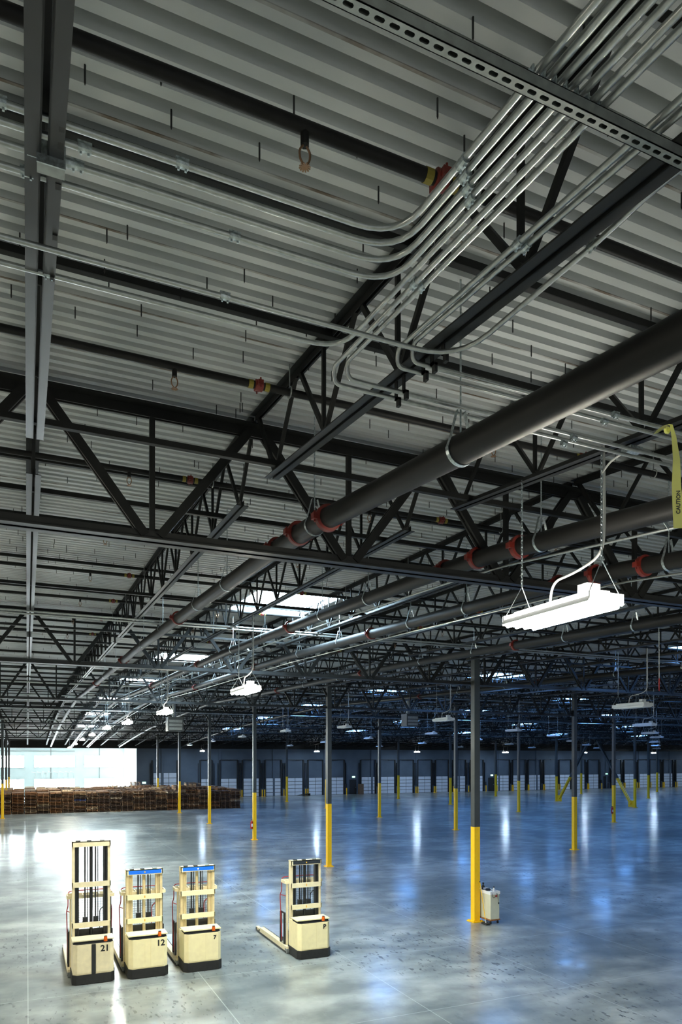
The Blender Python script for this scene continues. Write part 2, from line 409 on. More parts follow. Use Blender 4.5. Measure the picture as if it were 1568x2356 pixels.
# ------------------------------------------------------------------ dock doors
DOORS = [(352, 406, 1), (462, 485, 0), (507, 544, 0), (559, 595, 0), (611, 645, 0), (661, 695, 0), (709.5, 740, 0), (757, 789, 0), (830.5, 861, 0), (874.5, 906, 0), (918, 948, 0),
         (961, 990, 0), (1002, 1029, 0), (1042, 1069, 0), (1083, 1109, 0), (1142, 1169, 0), (1179, 1206, 0), (1215, 1241, 0), (1251, 1276, 0), (1286, 1310, 0), (1319, 1343, 0), (1352, 1375, 0),
         (1405, 1426, 0), (1435, 1457, 0), (1467, 1488, 0), (1494, 1516, 0), (1525, 1545, 0), (1554, 1575, 0)]
guard_n = [0]
def dock_doors():
    post = MB().prism([(.075*math.cos(k*PI/5), .075*math.sin(k*PI/5)) for k in range(10)], 0, .95).mesh('guard_post', M['yellow'])
    cap = MB().box(-.12, .12, -.12, .12, 0, .02).mesh('base_plate', M['yellow'])
    for i, (a, b, big) in enumerate(DOORS):
        x0, x1 = gx(a, WALL_Y), gx(b, WALL_Y)
        h = 3.35 if big else 2.5
        w = x1 - x0; ys = WALL_Y - .06
        pn = MB()
        rows, cols = (5, 3) if big else (5, 2)
        for r in range(rows):
            for c in range(cols):
                pn.box(x0 + w*c/cols + .035, x0 + w*(c+1)/cols - .035, ys - .03, ys, h*r/rows + .035, h*(r+1)/rows - .03)
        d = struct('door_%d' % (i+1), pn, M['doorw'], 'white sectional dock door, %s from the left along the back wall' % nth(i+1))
        struct('backing', MB().box(x0, x1, ys, WALL_Y, 0, h), M['column'], parent=d)
        fr = MB()
        for x in (x0 - .2, x1 + .04): fr.box(x, x + .16, ys - .12, WALL_Y, 0, 5.0)
        for x in (x0 - .42, x1 + .34): fr.box(x, x + .08, ys - .08, WALL_Y, 1.1, 4.6)
        struct('door_track', fr, M['blackp'], parent=d)
        if not big:
            q = MB()
            q.box(x0 - .1, x0 + w*.48, ys - .2, ys - .08, 4.98, 5.08).box(x0 + w*.52, x1 + .1, ys - .2, ys - .08, 4.98, 5.08)
            struct('spring_shaft', q, M['blackp'], parent=d)
        if not big and i > 1:
            for sd, x in (('left', x0 - .32), ('right', x1 + .32)):
                t = thing('guard_post', 'short yellow guard post at the %s of the %s dock door' % (sd, nth(i+1)), 'bollard', (x, WALL_Y - .55, 0), 0, 'yellow guard posts beside the dock doors')
                put('post', post, t); put('base_plate', cap, t)
    for k, px in enumerate((811, 1129, 1393)):
        x = gx(px, WALL_Y); n = len(DOORS) + 1 + k
        b = MB().box(x - .55, x + .55, WALL_Y - .06, WALL_Y, 0, 2.15)
        d = struct('door_%d' % n, b, M['blackp'], 'dark exit door in the dock wall, %s of three from the left' % nth(k+1))
        struct('door_handle', MB().box(x + .35, x + .48, WALL_Y - .12, WALL_Y - .06, .98, 1.06), M['galvd'], parent=d)
        e = thing('exit_sign', 'small green glowing exit sign over the %s dark exit door' % ('left', 'middle', 'right')[k], 'sign', (x + .1, WALL_Y - .1, 2.55))
        part('housing', MB().box(-.26, .26, 0, .1, -.15, .15), M['lampw'], e)
        part('lit_face', MB().box(-.22, .22, -.02, 0, -.11, .11), M['exitg'], e)
        g = thing('fire_hose_reel', 'small dark extinguisher cabinet beside the %s exit door' % ('left', 'middle', 'right')[k], 'cabinet', (x - 1.25, WALL_Y, 1.25))
        part('box', MB().box(-.18, .18, -.22, 0, -.3, .3), M['blackp'], g); part('hose', MB().tube([(.0, -.24, -.3), (.05, -.3, -.7), (.15, -.24, -.3)], .03, 6), M['redp'], g)
    e = thing('exit_sign', 'small green glowing exit sign at the corner above the pallets', 'sign', (gx(331, WALL_Y), WALL_Y - .1, 2.1))
    part('housing', MB().box(-.26, .26, 0, .1, -.15, .15), M['lampw'], e); part('lit_face', MB().box(-.22, .22, -.02, 0, -.11, .11), M['exitg'], e)
    x = gx(820, WALL_Y)
    single('cardboard_carton', MB().box(-.3, .3, -.35, .35, 0, 1.5).box(-.3, .3, -.02, .02, 1.5, 1.52), M['carton'], 'tall brown cardboard carton standing beside the left exit door', 'box', loc=(x + .35, WALL_Y - .7, 0))
    t = thing('dock_plate', 'dark tilted dock plate lying before the dock doors', 'ramp', (gx(698, WALL_Y - .8), WALL_Y - .95, 0))
    part('plate', MB().bar((-.9, 0, .06), (.75, 0, .3), .9, .05), M['black'], t); part('lip', MB().box(.7, .8, -.45, .45, 0, .32), M['steel'], t)
dock_doors()

# ------------------------------------------------------------------ columns
def columns():
    s = .105
    lower = MB().box(-s, s, -s, s, 0, 3.05).mesh('painted_guard', M['yellow'])
    plate = MB().box(-.2, .2, -.2, .2, 0, .025).box(-.16, -.13, -.16, -.13, .025, .06).box(.13, .16, -.16, -.13, .025, .06).box(-.16, -.13, .13, .16, .025, .06).box(.13, .16, .13, .16, .025, .06).mesh('base_plate', M['yellow'])
    shafts = {}
    names = {}
    for r, y in enumerate(GY[1:] + [92.3]):
        k = 0
        for c in range(0, 9):
            x = -1.95 + 15.32 * c
            if c == 0 and y < 60: continue
            px = (x - -.036 * y, 1.19 * y - x)
            if px[0] < -.3 or px[1] < -1.5: continue
            if y > 90 and x > 12: continue
            k += 1
            top = (D(y) - .35) if y > 90 else D(GY[r+1]) - .36
            if r not in shafts:
                shafts[r] = MB().box(-s, s, -s, s, 3.05, top).box(-.16, .16, -.16, .16, top - .02, top).mesh('shaft', M['column'])
            lab = 'dark grey steel column with yellow base, %s from left in the %s column row' % (nth(k), nth(r+1))
            if r == 0 and c == 1: lab = 'nearest grey and yellow steel column, battery cart standing against it'
            t = thing('steel_column', lab, 'column', (x + (.02 if c else 0) - (.19 if r == 0 and c == 1 else 0), y - (.22 if r == 0 else 0), 0), 0, 'yellow-based steel columns')
            put('painted_guard', lower, t); put('base_plate', plate, t); put('shaft', shafts[r], t)
    # chevron braces beside two of the columns in the middle distance
    xb = -1.95 + 15.32 * 4 + .02
    for y0, y1, lab in ((68.2, 62.8, 'far diagonal steel brace, yellow below and dark above, leaning nearer'), (56.0, 61.4, 'near diagonal steel brace, yellow below and dark above, leaning away')):
        t = thing('diagonal_brace', lab, 'brace', (xb, y0, 0), 0, 'chevron braces')
        dy = (y1 - y0); sg = 1 if dy > 0 else -1
        zt = 7.2; a = Vector((0, sg*.5, .35)); b = Vector((0, dy, zt))
        q = (3.05 - a.z) / (b.z - a.z); m = a.lerp(b, q)
        g = MB()
        for k in (-.09, .09): g.bar(a + Vector((k, 0, 0)), m + Vector((k, 0, 0)), .1, .2, (0, 1, 0))
        part('painted_guard', g, M['yellow'], t)
        g = MB()
        for k in (-.09, .09): g.bar(m + Vector((k, 0, 0)), b + Vector((k, 0, 0)), .1, .2, (0, 1, 0))
        part('brace_bar', g, M['column'], t)
        part('gusset_plate', MB().box(-.02, .02, min(sg*.11, sg*.9), max(sg*.11, sg*.9), .02, .75), M['yellow'], t)
columns()

def extinguisher(x, y, lab):
    t = thing('fire_extinguisher', lab, 'fire extinguisher', (x, y, .72))
    part('cylinder', MB().tube([(0, 0, 0), (0, 0, .02), (0, 0, .42), (0, 0, .5), (0, 0, .54)], [.06, .085, .085, .05, .03], 12), M['red'], t, True)
    part('valve', MB().box(-.03, .03, -.07, .07, .54, .6), M['black'], t)
    part('label', MB().box(-.05, .05, -.095, -.08, .15, .33), M['white'], t)
extinguisher(13.205, 43.75, 'small red fire extinguisher on the fourth-nearest column row, left side of its yellow base')
extinguisher(-1.93 + 15.32 * 3 - .185, 43.75, 'small dark red fire extinguisher on a far yellow column base at right')

# ------------------------------------------------------------------ roof steel
BAYS = []
_e = [-6.0] + GY + [93.6]
for k in range(len(_e) - 1): BAYS.append((_e[k], _e[k+1]))
BAYN = ['nearest', 'second', 'third', 'fourth', 'fifth', 'sixth', 'seventh', 'eighth']
def joists():
    for bi, (ya, yb) in enumerate(BAYS):
        y0, y1 = ya, yb
        L = 13.0 if bi == 0 else yb - ya
        zb = lambda y: J(y); zt = lambda y: D(y) - .012
        # origin of the shared meshes: y0 / floor
        leg, t, gap = (.058, .007, .022)
        far = bi >= 3
        tc = MB(); bc = MB(); webs = []
        def chord(mb, a, b, fz, down):
            ys = [a, b]
            for q in (2.4,):
                if a < q < b: ys = [a, q, b]
            for p, q in zip(ys, ys[1:]):
                mb.angles((0, p, fz(p)), (0, q, fz(q)), leg, t if not far else .012, gap, down)
        chord(tc, y0 + .03, y1 - .03, zt, False)
        s0 = y0 + .5; s1 = y1 - .5
        if bi == 0: s0 = y0
        chord(bc, s0, s1, zb, True)
        n = max(2, round((s1 - s0) / 1.25))
        w = (s1 - s0) / n
        def web(a, b, wd):
            m = MB()
            m.bar(a, b, wd, .03, (1, 0, 0)); webs.append(m)
        if bi: web((0, y0 + .1, zt(y0 + .1) - .05), (0, s0 + .12, zb(s0 + .12) + .03), .05)
        web((0, y1 - .1, zt(y1 - .1) - .05), (0, s1 - .12, zb(s1 - .12) + .03), .05)
        for k in range(n):
            a = s0 + .12 + k * (s1 - s0 - .24) / n; b = s0 + .12 + (k+1) * (s1 - s0 - .24) / n; mid = (a + b) / 2
            web((0, a, zb(a) + .03), (0, mid - .05, zt(mid) - .04), .036)
            web((0, mid + .05, zt(mid) - .04), (0, b, zb(b) + .03), .036)
            if k: web((0, a + .03, zb(a) + .03), (0, a + .03, zt(a) - .03), .026)
        x_lo = -.035 * yb - 1.0; x_hi = 1.2 * yb + 1.0
        k0 = math.ceil((x_lo - JX0) / JS)
        xs = []
        k = k0
        while JX0 + k * JS <= min(x_hi, XR - 1): xs.append(JX0 + k * JS); k += 1
        if bi == 7: xs = [x for x in xs]
        if far:
            one = MB()
            for q in [tc, bc] + webs:
                i = len(one.v); one.v += q.v; one.f += [tuple(i + j for j in f) for f in q.f]
            me = one.mesh('roof_joist', M['steel'])
        else:
            mt = tc.mesh('top_chord', M['steel']); mbm = bc.mesh('bottom_chord', M['steelg']); mw = [q.mesh('web_bar', M['steel']) for q in webs]
        for i, x in enumerate(xs):
            lab = 'dark steel roof joist, %s from the left in the %s roof bay' % (nth(i+1), BAYN[bi])
            grp = 'roof joists of the %s bay' % BAYN[bi]
            if far:
                tag(put('roof_joist', me, None, (x, 0, 0)), lab, 'joist', grp)
            else:
                r = thing('roof_joist', lab, 'joist', (x, 0, 0), 0, grp)
                put('top_chord', mt, r); put('bottom_chord', mbm, r)
                for q in mw: put('web_bar', q, r)
joists()

def girders():
    seg = 7 * JS
    for gi, y in enumerate(GY):
        zb = GB[gi]; zt = D(y) - .13
        far = gi >= 3
        tc = MB(); bc = MB(); webs = []
        leg = .105
        tc.angles((0, 0, zt), (seg, 0, zt), leg, .014, .03, False)
        bc.angles((0, 0, zb), (seg, 0, zb), leg, .014, .03, True)
        for k in range(7):
            xa = k * JS; xm = xa + JS / 2
            for a, b, wd in (((xa + .08, 0, zt - .06), (xm - .07, 0, zb + .06), .085), ((xm + .07, 0, zb + .06), (xa + JS - .08, 0, zt - .06), .085)):
                m = MB()
                for o in (-.032, .032): m.bar(a, b, .03, wd, (0, 0, 1), o)
                v = Vector(b) - Vector(a); p = Vector(a) + v * .5
                m.bar(p - v.normalized() * .07, p + v.normalized() * .07, .05, wd * .8)
                webs.append(('diagonal_bar', m))
            m = MB().bar((xm, 0, zb + .05), (xm, 0, zt - .05), .05, .05, (0, 1, 0)); webs.append(('vertical_bar', m))
        if far:
            one = MB()
            for q in [tc, bc] + [w for _, w in webs]:
                i = len(one.v); one.v += q.v; one.f += [tuple(i + j for j in f) for f in q.f]
            me = one.mesh('joist_girder', M['steel'])
        else:
            mt = tc.mesh('top_chord', M['steel']); mbm = bc.mesh('bottom_chord', M['steelg']); mw = [(n, q.mesh(n, M['steel'])) for n, q in webs]
        x = JX0 - JS - (seg if gi > 4 else 0); i = 0
        while x < 1.2 * y + 1 and x < XR - 2:
            i += 1
            lab = 'deep dark roof truss girder, %s length from the left on the %s girder line' % (nth(i), nth(gi+1))
            grp = 'truss girders across the roof'
            if far: tag(put('joist_girder', me, None, (x, y, 0)), lab, 'girder', grp)
            else:
                r = thing('joist_girder', lab, 'girder', (x, y, 0), 0, grp)
                put('top_chord', mt, r); put('bottom_chord', mbm, r)
                for n, q in mw: put(n, q, r)
            x += seg
girders()

def bridging():
    n = 0
    for bi, (ya, yb) in enumerate(BAYS):
        y0 = max(ya, 2.0) if bi == 0 else ya
        tops = [3.73, 4.97] if bi == 0 else [y0 + (yb - y0) * q for q in (.17, .36, .58, .8)]
        bots = [6.15] if bi == 0 else [y0 + (yb - y0) * q for q in (.09, .5, .9)]
        for lev, ys in (('top', tops), ('bottom', bots)):
            for k, y in enumerate(ys):
                z = D(y) - .05 if lev == 'top' else J(y) + .05
                x0 = -.036 * y - 1.5; x1 = min(1.2 * y + 2, XR - .5)
                b = MB().bar((x0, 0, 0), (x1, 0, 0), .006, .05).bar((x0, .025, -.022), (x1, .025, -.022), .05, .006)
                single('bridging_bar', b, M['steel'], 'long dark bridging angle, %s along the joist %ss of the %s roof bay' % (nth(k+1), lev, BAYN[bi]), 'bar', 'bridging bars across the joists', loc=(0, y, z))
bridging()

# ------------------------------------------------------------------ sprinkler lines
def sprinkler_head_meshes():
    b = MB().tube([(0, 0, .08), (0, 0, -.02)], .02, 8)
    f = MB()
    for s in (-1, 1): f.tube(fillet([(s*.008, 0, -.02), (s*.026, 0, -.045), (s*.022, 0, -.085), (s*.004, 0, -.105)], .02, 3), .005, 6)
    f.tube([(0, 0, -.105), (0, 0, -.112)], .008, 6)
    for k in range(12):
        a = 2*PI*k/12; f.bar((0, 0, -.113), (.026*math.cos(a), .026*math.sin(a), -.116), .007, .002)
    return b.mesh('stem', M['pipe'], True), f.mesh('deflector', M['brass'])
def sprinklers():
    st, df = sprinkler_head_meshes()
    cm = MB().tube([(-.035, 0, 0), (-.03, 0, 0), (.03, 0, 0), (.035, 0, 0)], [.036, .046, .046, .036], 14)
    cm.box(-.022, .022, -.068, -.042, -.02, .02).box(-.022, .022, .042, .068, -.02, .02).tube([(0, -.056, -.04), (0, -.056, .04)], .007, 6).tube([(0, .056, -.04), (0, .056, .04)], .007, 6)
    cm = cm.mesh('coupling', M['redc'], True)
    yb = MB().tube([(-.09, 0, 0), (-.05, 0, 0)], .034, 12, False).tube([(.05, 0, 0), (.09, 0, 0)], .034, 12, False).mesh('yellow_band', M['yband'])
    strap = MB()
    strap.tube([(0, .045*math.cos(a), .045*math.sin(a)) for a in [PI/2 + 2*PI*k/16 for k in range(17)]], .006, 5, False).tube([(0, 0, .045), (0, 0, .24)], .006, 5)
    strap = strap.mesh('hanger', M['galvd'])
    y = 2.906; k = 0
    while y < 92:
        k += 1
        z = D(y) - .3
        for g in GY:
            pass
        x0 = -.036 * y - 2; x1 = min(1.2 * y + 2, XR - .5)
        t = thing('sprinkler_pipe', 'thin black sprinkler branch pipe under the roof deck, %s from the camera' % nth(k), 'pipe', (0, y, z), 0, 'sprinkler branch pipes')
        part('pipe', MB().tube([(x0, 0, 0), (x1, 0, 0)], .031, 10), M['pipe'], t, True)
        if y < 24:
            hx = 1.0
            x = hx - 3.05 * 1
            heads = [v for v in (1.06, 4.1, 7.2, 10.3, 13.4) if v < x1] if k > 1 else [1.12, 4.1]
            for v in heads:
                h = put('sprinkler_head', st, t, (v, 0, -.06)); put('deflector', df, h)
            for v in ((1.82, 5.4, 9.4) if k == 1 else (1.75, 5.2, 9.6)):
                put('coupling', cm, t, (v, 0, 0)); put('yellow_band', yb, t, (v, 0, 0))
            for v in (2.02, 6.2): put('hanger', strap, t, (v, 0, 0))
        y += 2.69
sprinklers()

# ------------------------------------------------------------------ big mains
def mains():
    R = .1
    def ring(y, z, r0, r1, w, n=24):
        b = MB(); pts = [(0, y - w/2, z), (0, y - w/2 + .008, z), (0, y + w/2 - .008, z), (0, y + w/2, z)]
        b.tube(pts, [r0, r1, r1, r0], n, False)
        for s in (-1, 1):
            b.box(s*r1 - .035, s*r1 + .035, y - w/2, y + w/2, z - .03, z + .03)
            b.tube([(s*(r1 + .01), y, z - .055), (s*(r1 + .01), y, z + .055)], .009, 6)
        return b
    def hanger(y, z):
        b = MB()
        arc = [((R + .008) * math.cos(a), (R + .008) * math.sin(a)) for a in [PI * (1.0 + k/14) for k in range(15)]]
        arc = [(-.03, R + .16), (-R * .75, R * .9)] + arc + [(R * .75, R * .9), (.03, R + .16)]
        for (xa, za), (xb, zb) in zip(arc, arc[1:]): b.bar((xa, y, z + za), (xb, y, z + zb), .032, .004, (0, 0, 1) if abs(xb - xa) > abs(zb - za) else (1, 0, 0))
        b.tube([(0, y, z + R), (0, y, D(y))], .007, 6)
        return b
    specs = [(2.65, 'biggest thick black water main crossing the picture at upper right'), (4.93, 'second thick black water main, red couplings, behind the near lamp'),
             (6.78, 'third black water main, passing under the near lamp'), (10.6, 'fourth black water main, low behind the near lamp'), (18.2, 'fifth black water main, far among the trusses')]
    for i, (x, lab) in enumerate(specs):
        t = thing('water_main', lab, 'pipe', (x, 0, 0), 0, 'water mains')
        zf = lambda y: J(y) - (.36 if y < 7 else .36 - .15 * min(1, (y - 7) / 9))
        ys = [-5, 2.4, 6.6, 7.9, 12, 19.2, 31.5, 43.75, 56, 68.2, 80.5, 92]
        part('pipe', MB().tube([(0, y, zf(y)) for y in ys], R, 20), M['pipe'], t, True)
        if True:
            for y in (6.25, 7.05, 7.75, 13.6, 22.0, 31.0):
                part('coupling', ring(y, zf(y), R + .002, R + .03, .07), M['redc'], t, True)
            for y in (3.98, 5.9 if i else 6.6, 10.0, 11.9, 15.3, 18.0, 24, 27.5):
                part('hanger_strap', hanger(y, zf(y)), M['zinc'], t)
        if i in (1, 2):
            t = thing('conduit', 'thin bright conduit running just below the %s water main' % nth(i+1), 'conduit', (x, 0, 0), 0, 'roof conduits')
            part('tube', MB().tube([(.13, y, zf(y) - .13) for y in ys], .014, 8), M['galv'], t, True)
            for y in (4.4, 7.4, 10.5, 13, 17, 21, 25, 29): part('pipe_clip', MB().bar((.135, y, zf(y) - .135), (.06, y, zf(y) - .06), .03, .008, (0, 1, 0)), M['zinc'], t)
mains()

# ------------------------------------------------------------------ conduits and strut
def conduits():
    z0 = lambda y: HC + 2.203 + .1 * (y - 1.82)
    r = .0135
    cp = MB().tube([(0, -.024, 0), (0, .024, 0)], .0165, 10).box(-.004, .004, -.018, -.01, -.026, -.012).box(-.004, .004, .01, .018, -.026, -.012).box(-.012, .012, -.026, .026, .012, .02).mesh('coupling', M['zinc'])
    def conduit(path, lab, cps=(), rad=.22):
        t = thing('conduit', lab, 'conduit', (0, 0, 0), 0, 'roof conduits')
        part('tube', MB().tube(fillet(path, rad), r, 10), M['galv'], t, True)
        for (x, y, z, rz) in cps:
            o = put('coupling', cp, t, (x, y, z), rz)
        return t
    left = [2.75, 2.84, 2.95, 3.08, 3.8]
    cpx = [-.09, .2, .18, -.0, .1]
    for i in range(5):
        X = 1.5 + .046 * i; yl = left[i]; zz = z0(yl) + .012
        cs = [(cpx[i], yl, zz, PI/2)]
        if i < 4: cs.append((X, 2.24 + .05 * i, z0(2.24 + .05 * i), 0))
        if i in (0, 3): cs.append((.55 + .1 * i, yl, zz, PI/2))
        conduit([(X, -4, z0(-4)), (X, yl, zz), (-3.2, yl, zz)], 'silver conduit of the seven-pipe bundle, %s from left, bending left' % nth(i+1), cs)
    for i, yr in ((5, 4.0), (6, 3.9)):
        X = 1.5 + .046 * i
        conduit([(X, -4, z0(-4)), (X, yr, z0(yr)), (X + .02, yr + .02, z0(yr) - .09), (9.5, yr, HC + 2.27)], 'silver conduit of the seven-pipe bundle, %s from left, looping right' % nth(i+1), [(X, 3.0, z0(3.0), 0), (3.55, yr, HC + 2.28, PI/2)], .12)
    for k, (X, yr) in enumerate(((2.0, 3.66), (2.045, 3.56))):
        conduit([(X, -4, J(-4) + .03), (X, yr, J(yr) + .03), (X + .01, yr + .03, J(yr) - .06), (9.5, yr, HC + 2.29)], 'silver conduit lying on the second joist, %s one, looping right' % ('outer', 'inner')[k], [(X, 2.55, J(2.55) + .03, 0), (3.6, yr, HC + 2.3, PI/2)], .1)
    y = 3.44; zz = HC + 2.3
    conduit([(-3.2, y, zz), (2.27, y, zz), (2.29, 2.3, HC + 2.27), (2.24, 2.05, HC + 2.23), (2.23, 1.2, HC + 2.14), (2.23, -4, HC + 1.5)], 'long silver conduit crossing under both near joists and turning right', [(.9, y, zz, PI/2), (2.29, 2.4, HC + 2.275, 0)], .3)
    # perforated strut below the joists
    t = thing('strut_channel', 'slotted steel strut channel carrying the conduit bundle at top right', 'strut', (0, 1.82, HC + 2.165))
    x0, x1 = -1.5, 2.45
    b = MB().box(x0, x1, -.021, -.018, -.021, .021).box(x0, x1, .018, .021, -.021, .021).box(x0, x1, -.021, .021, .018, .021)  # top plate added to shut out light so the slots stay dark
    b.box(x0, x1, -.021, -.0075, -.021, -.018).box(x0, x1, .0075, .021, -.021, -.018)
    x = x0
    while x < x1 - .05:
        b.box(x, x + .017, -.0075, .0075, -.021, -.018)
        for s in (-1, 1):
            b.v += [(x + .017, s*.0075, -.021), (x + .022, s*.0075, -.021), (x + .017, s*.003, -.021)]; k = len(b.v); b.f.append((k-3, k-2, k-1))
            b.v += [(x, s*.0075, -.021), (x - .005, s*.0075, -.021), (x, s*.003, -.021)]; k = len(b.v); b.f.append((k-3, k-2, k-1))
        x += .05
    part('channel', b, M['galvd'], t)
    for i in range(7):
        X = 1.5 + .046 * i
        part('pipe_clamp', MB().tube([(X + .018*math.cos(a), 0, .038 + .018*math.sin(a)) for a in [PI*k/8 for k in range(9)]], .004, 5, False).box(X - .022, X - .016, -.012, .012, .015, .06).tube([(X - .03, 0, .048), (X - .005, 0, .048)], .004, 6), M['zinc'], t)
    part('bolt', MB().tube([(2.23, 0, -.07), (2.23, 0, .03)], .008, 8).tube([(2.23, 0, -.045), (2.23, 0, -.02)], .018, 6), M['zinc'], t)
    # junction box on the third conduit
    t = thing('junction_box', 'grey square electrical junction box on the left conduits under the joist', 'electrical box', (.085, 2.95, z0(2.95) + .012))
    part('box', MB().box(-.05, .05, -.028, .03, -.05, .05), M['galvd'], t)
    part('cover', MB().box(-.052, .052, -.034, -.028, -.055, .052), M['zinc'], t)
    for s in (-1, 1): part('connector', MB().tube([(s*.05, 0, 0), (s*.085, 0, 0)], .018, 8), M['zinc'], t)
    # clips that hold the conduits to the joists
    n = 0
    for X, ys in ((.115, left + [3.44]), (2.19, [4.0, 3.9, 3.66, 3.56, 3.44])):
        for yl in ys:
            n += 1
            zc = z0(yl) + .012 if X < 1 else HC + 2.29
            single('beam_clip', MB().box(-.01, .01, -.016, .016, -.02, .035).box(-.022, .01, -.016, .016, .02, .035).box(-.022, -.014, -.016, .016, .02, J(yl) + .02 - zc), M['black'], 'small black beam clip, %s along the %s near joist' % (nth(n if X < 1 else n - 6), 'left' if X < 1 else 'right'), 'clip', 'beam clips', loc=(X, yl, zc))
    # conduits along the lamp rows farther back
    k = 0
    for yy in (15.5, 24.7, 34.2, 44.0, 53.5, 63, 72.5):
        for o in (0, .3):
            k += 1
            single('conduit', MB().tube([(-.03*yy - 1, yy + o, J(yy) - .03), (min(1.2*yy, 100), yy + o, J(yy) - .03)], .02, 8), M['galv'], 'bright straight conduit across the joists, %s from the camera' % nth(k), 'conduit', 'roof conduits', True)
conduits()

def caution_tape():
    t = thing('caution_tape', 'strip of yellow and black caution tape hanging from a conduit at right', 'tape', (4.08, 3.56, HC + 2.285))
    b = MB()
    path = [(.0, -.03, .03), (.02, -.035, -.05), (.045, -.035, -.2), (.05, -.03, -.38), (.065, -.03, -.55), (.07, -.035, -.68)]
    wd = [.02, .03, .045, .06, .07, .075]
    def ribbon(path, wd, tilt):
        i = len(b.v)
        for p, w, tl in zip(path, wd, tilt):
            dx, dy = math.cos(tl) * w / 2, math.sin(tl) * w / 2
            b.v += [(p[0] - dx, p[1] - dy, p[2]), (p[0] + dx, p[1] + dy, p[2]), (p[0] + dx, p[1] + dy + .0008, p[2]), (p[0] - dx, p[1] - dy + .0008, p[2])]
        for k in range(len(path) - 1):
            for j in range(4): b.f.append((i+4*k+j, i+4*k+(j+1) % 4, i+4*k+4+(j+1) % 4, i+4*k+4+j))
        b.f += [(i, i+1, i+2, i+3), (i+4*len(path)-4, i+4*len(path)-1, i+4*len(path)-2, i+4*len(path)-3)]
    ribbon(path, wd, [-.5, -.6, -.7, -.6, -.55, -.5])
    ribbon([(0, -.03, .03), (-.05, -.03, .02), (-.1, -.03, -.02), (-.15, -.03, -.06)], [.02, .04, .05, .03], [-1.2, -1.1, -1.0, -1.2])
    b.tube([(.016*math.cos(a), 0.005, .016*math.sin(a) + .008) for a in [2*PI*k/10 for k in range(11)]], .012, 6, False)
    part('strip', b, mat('tape_yellow', (1.0, .96, .3), .3, 0, .05), t)
    for txt, z, sz in (('CAUTION', -.5, .036),):
        cu = bpy.data.curves.new('t', 'FONT'); cu.body = txt; cu.size = sz; cu.extrude = .0004; cu.offset = .001; cu.align_x = 'CENTER'; cu.align_y = 'CENTER'
        o = bpy.data.objects.new('t', cu); C.objects.link(o); bpy.context.view_layer.update()
        me = bpy.data.meshes.new_from_object(o.evaluated_get(bpy.context.evaluated_depsgraph_get())); bpy.data.objects.remove(o)
        me.materials.clear(); me.materials.append(M['ext'])
        q = put('lettering', me, t, (.063, -.036, z)); q.rotation_euler = (PI/2, -PI/2, -.6)
caution_tape()

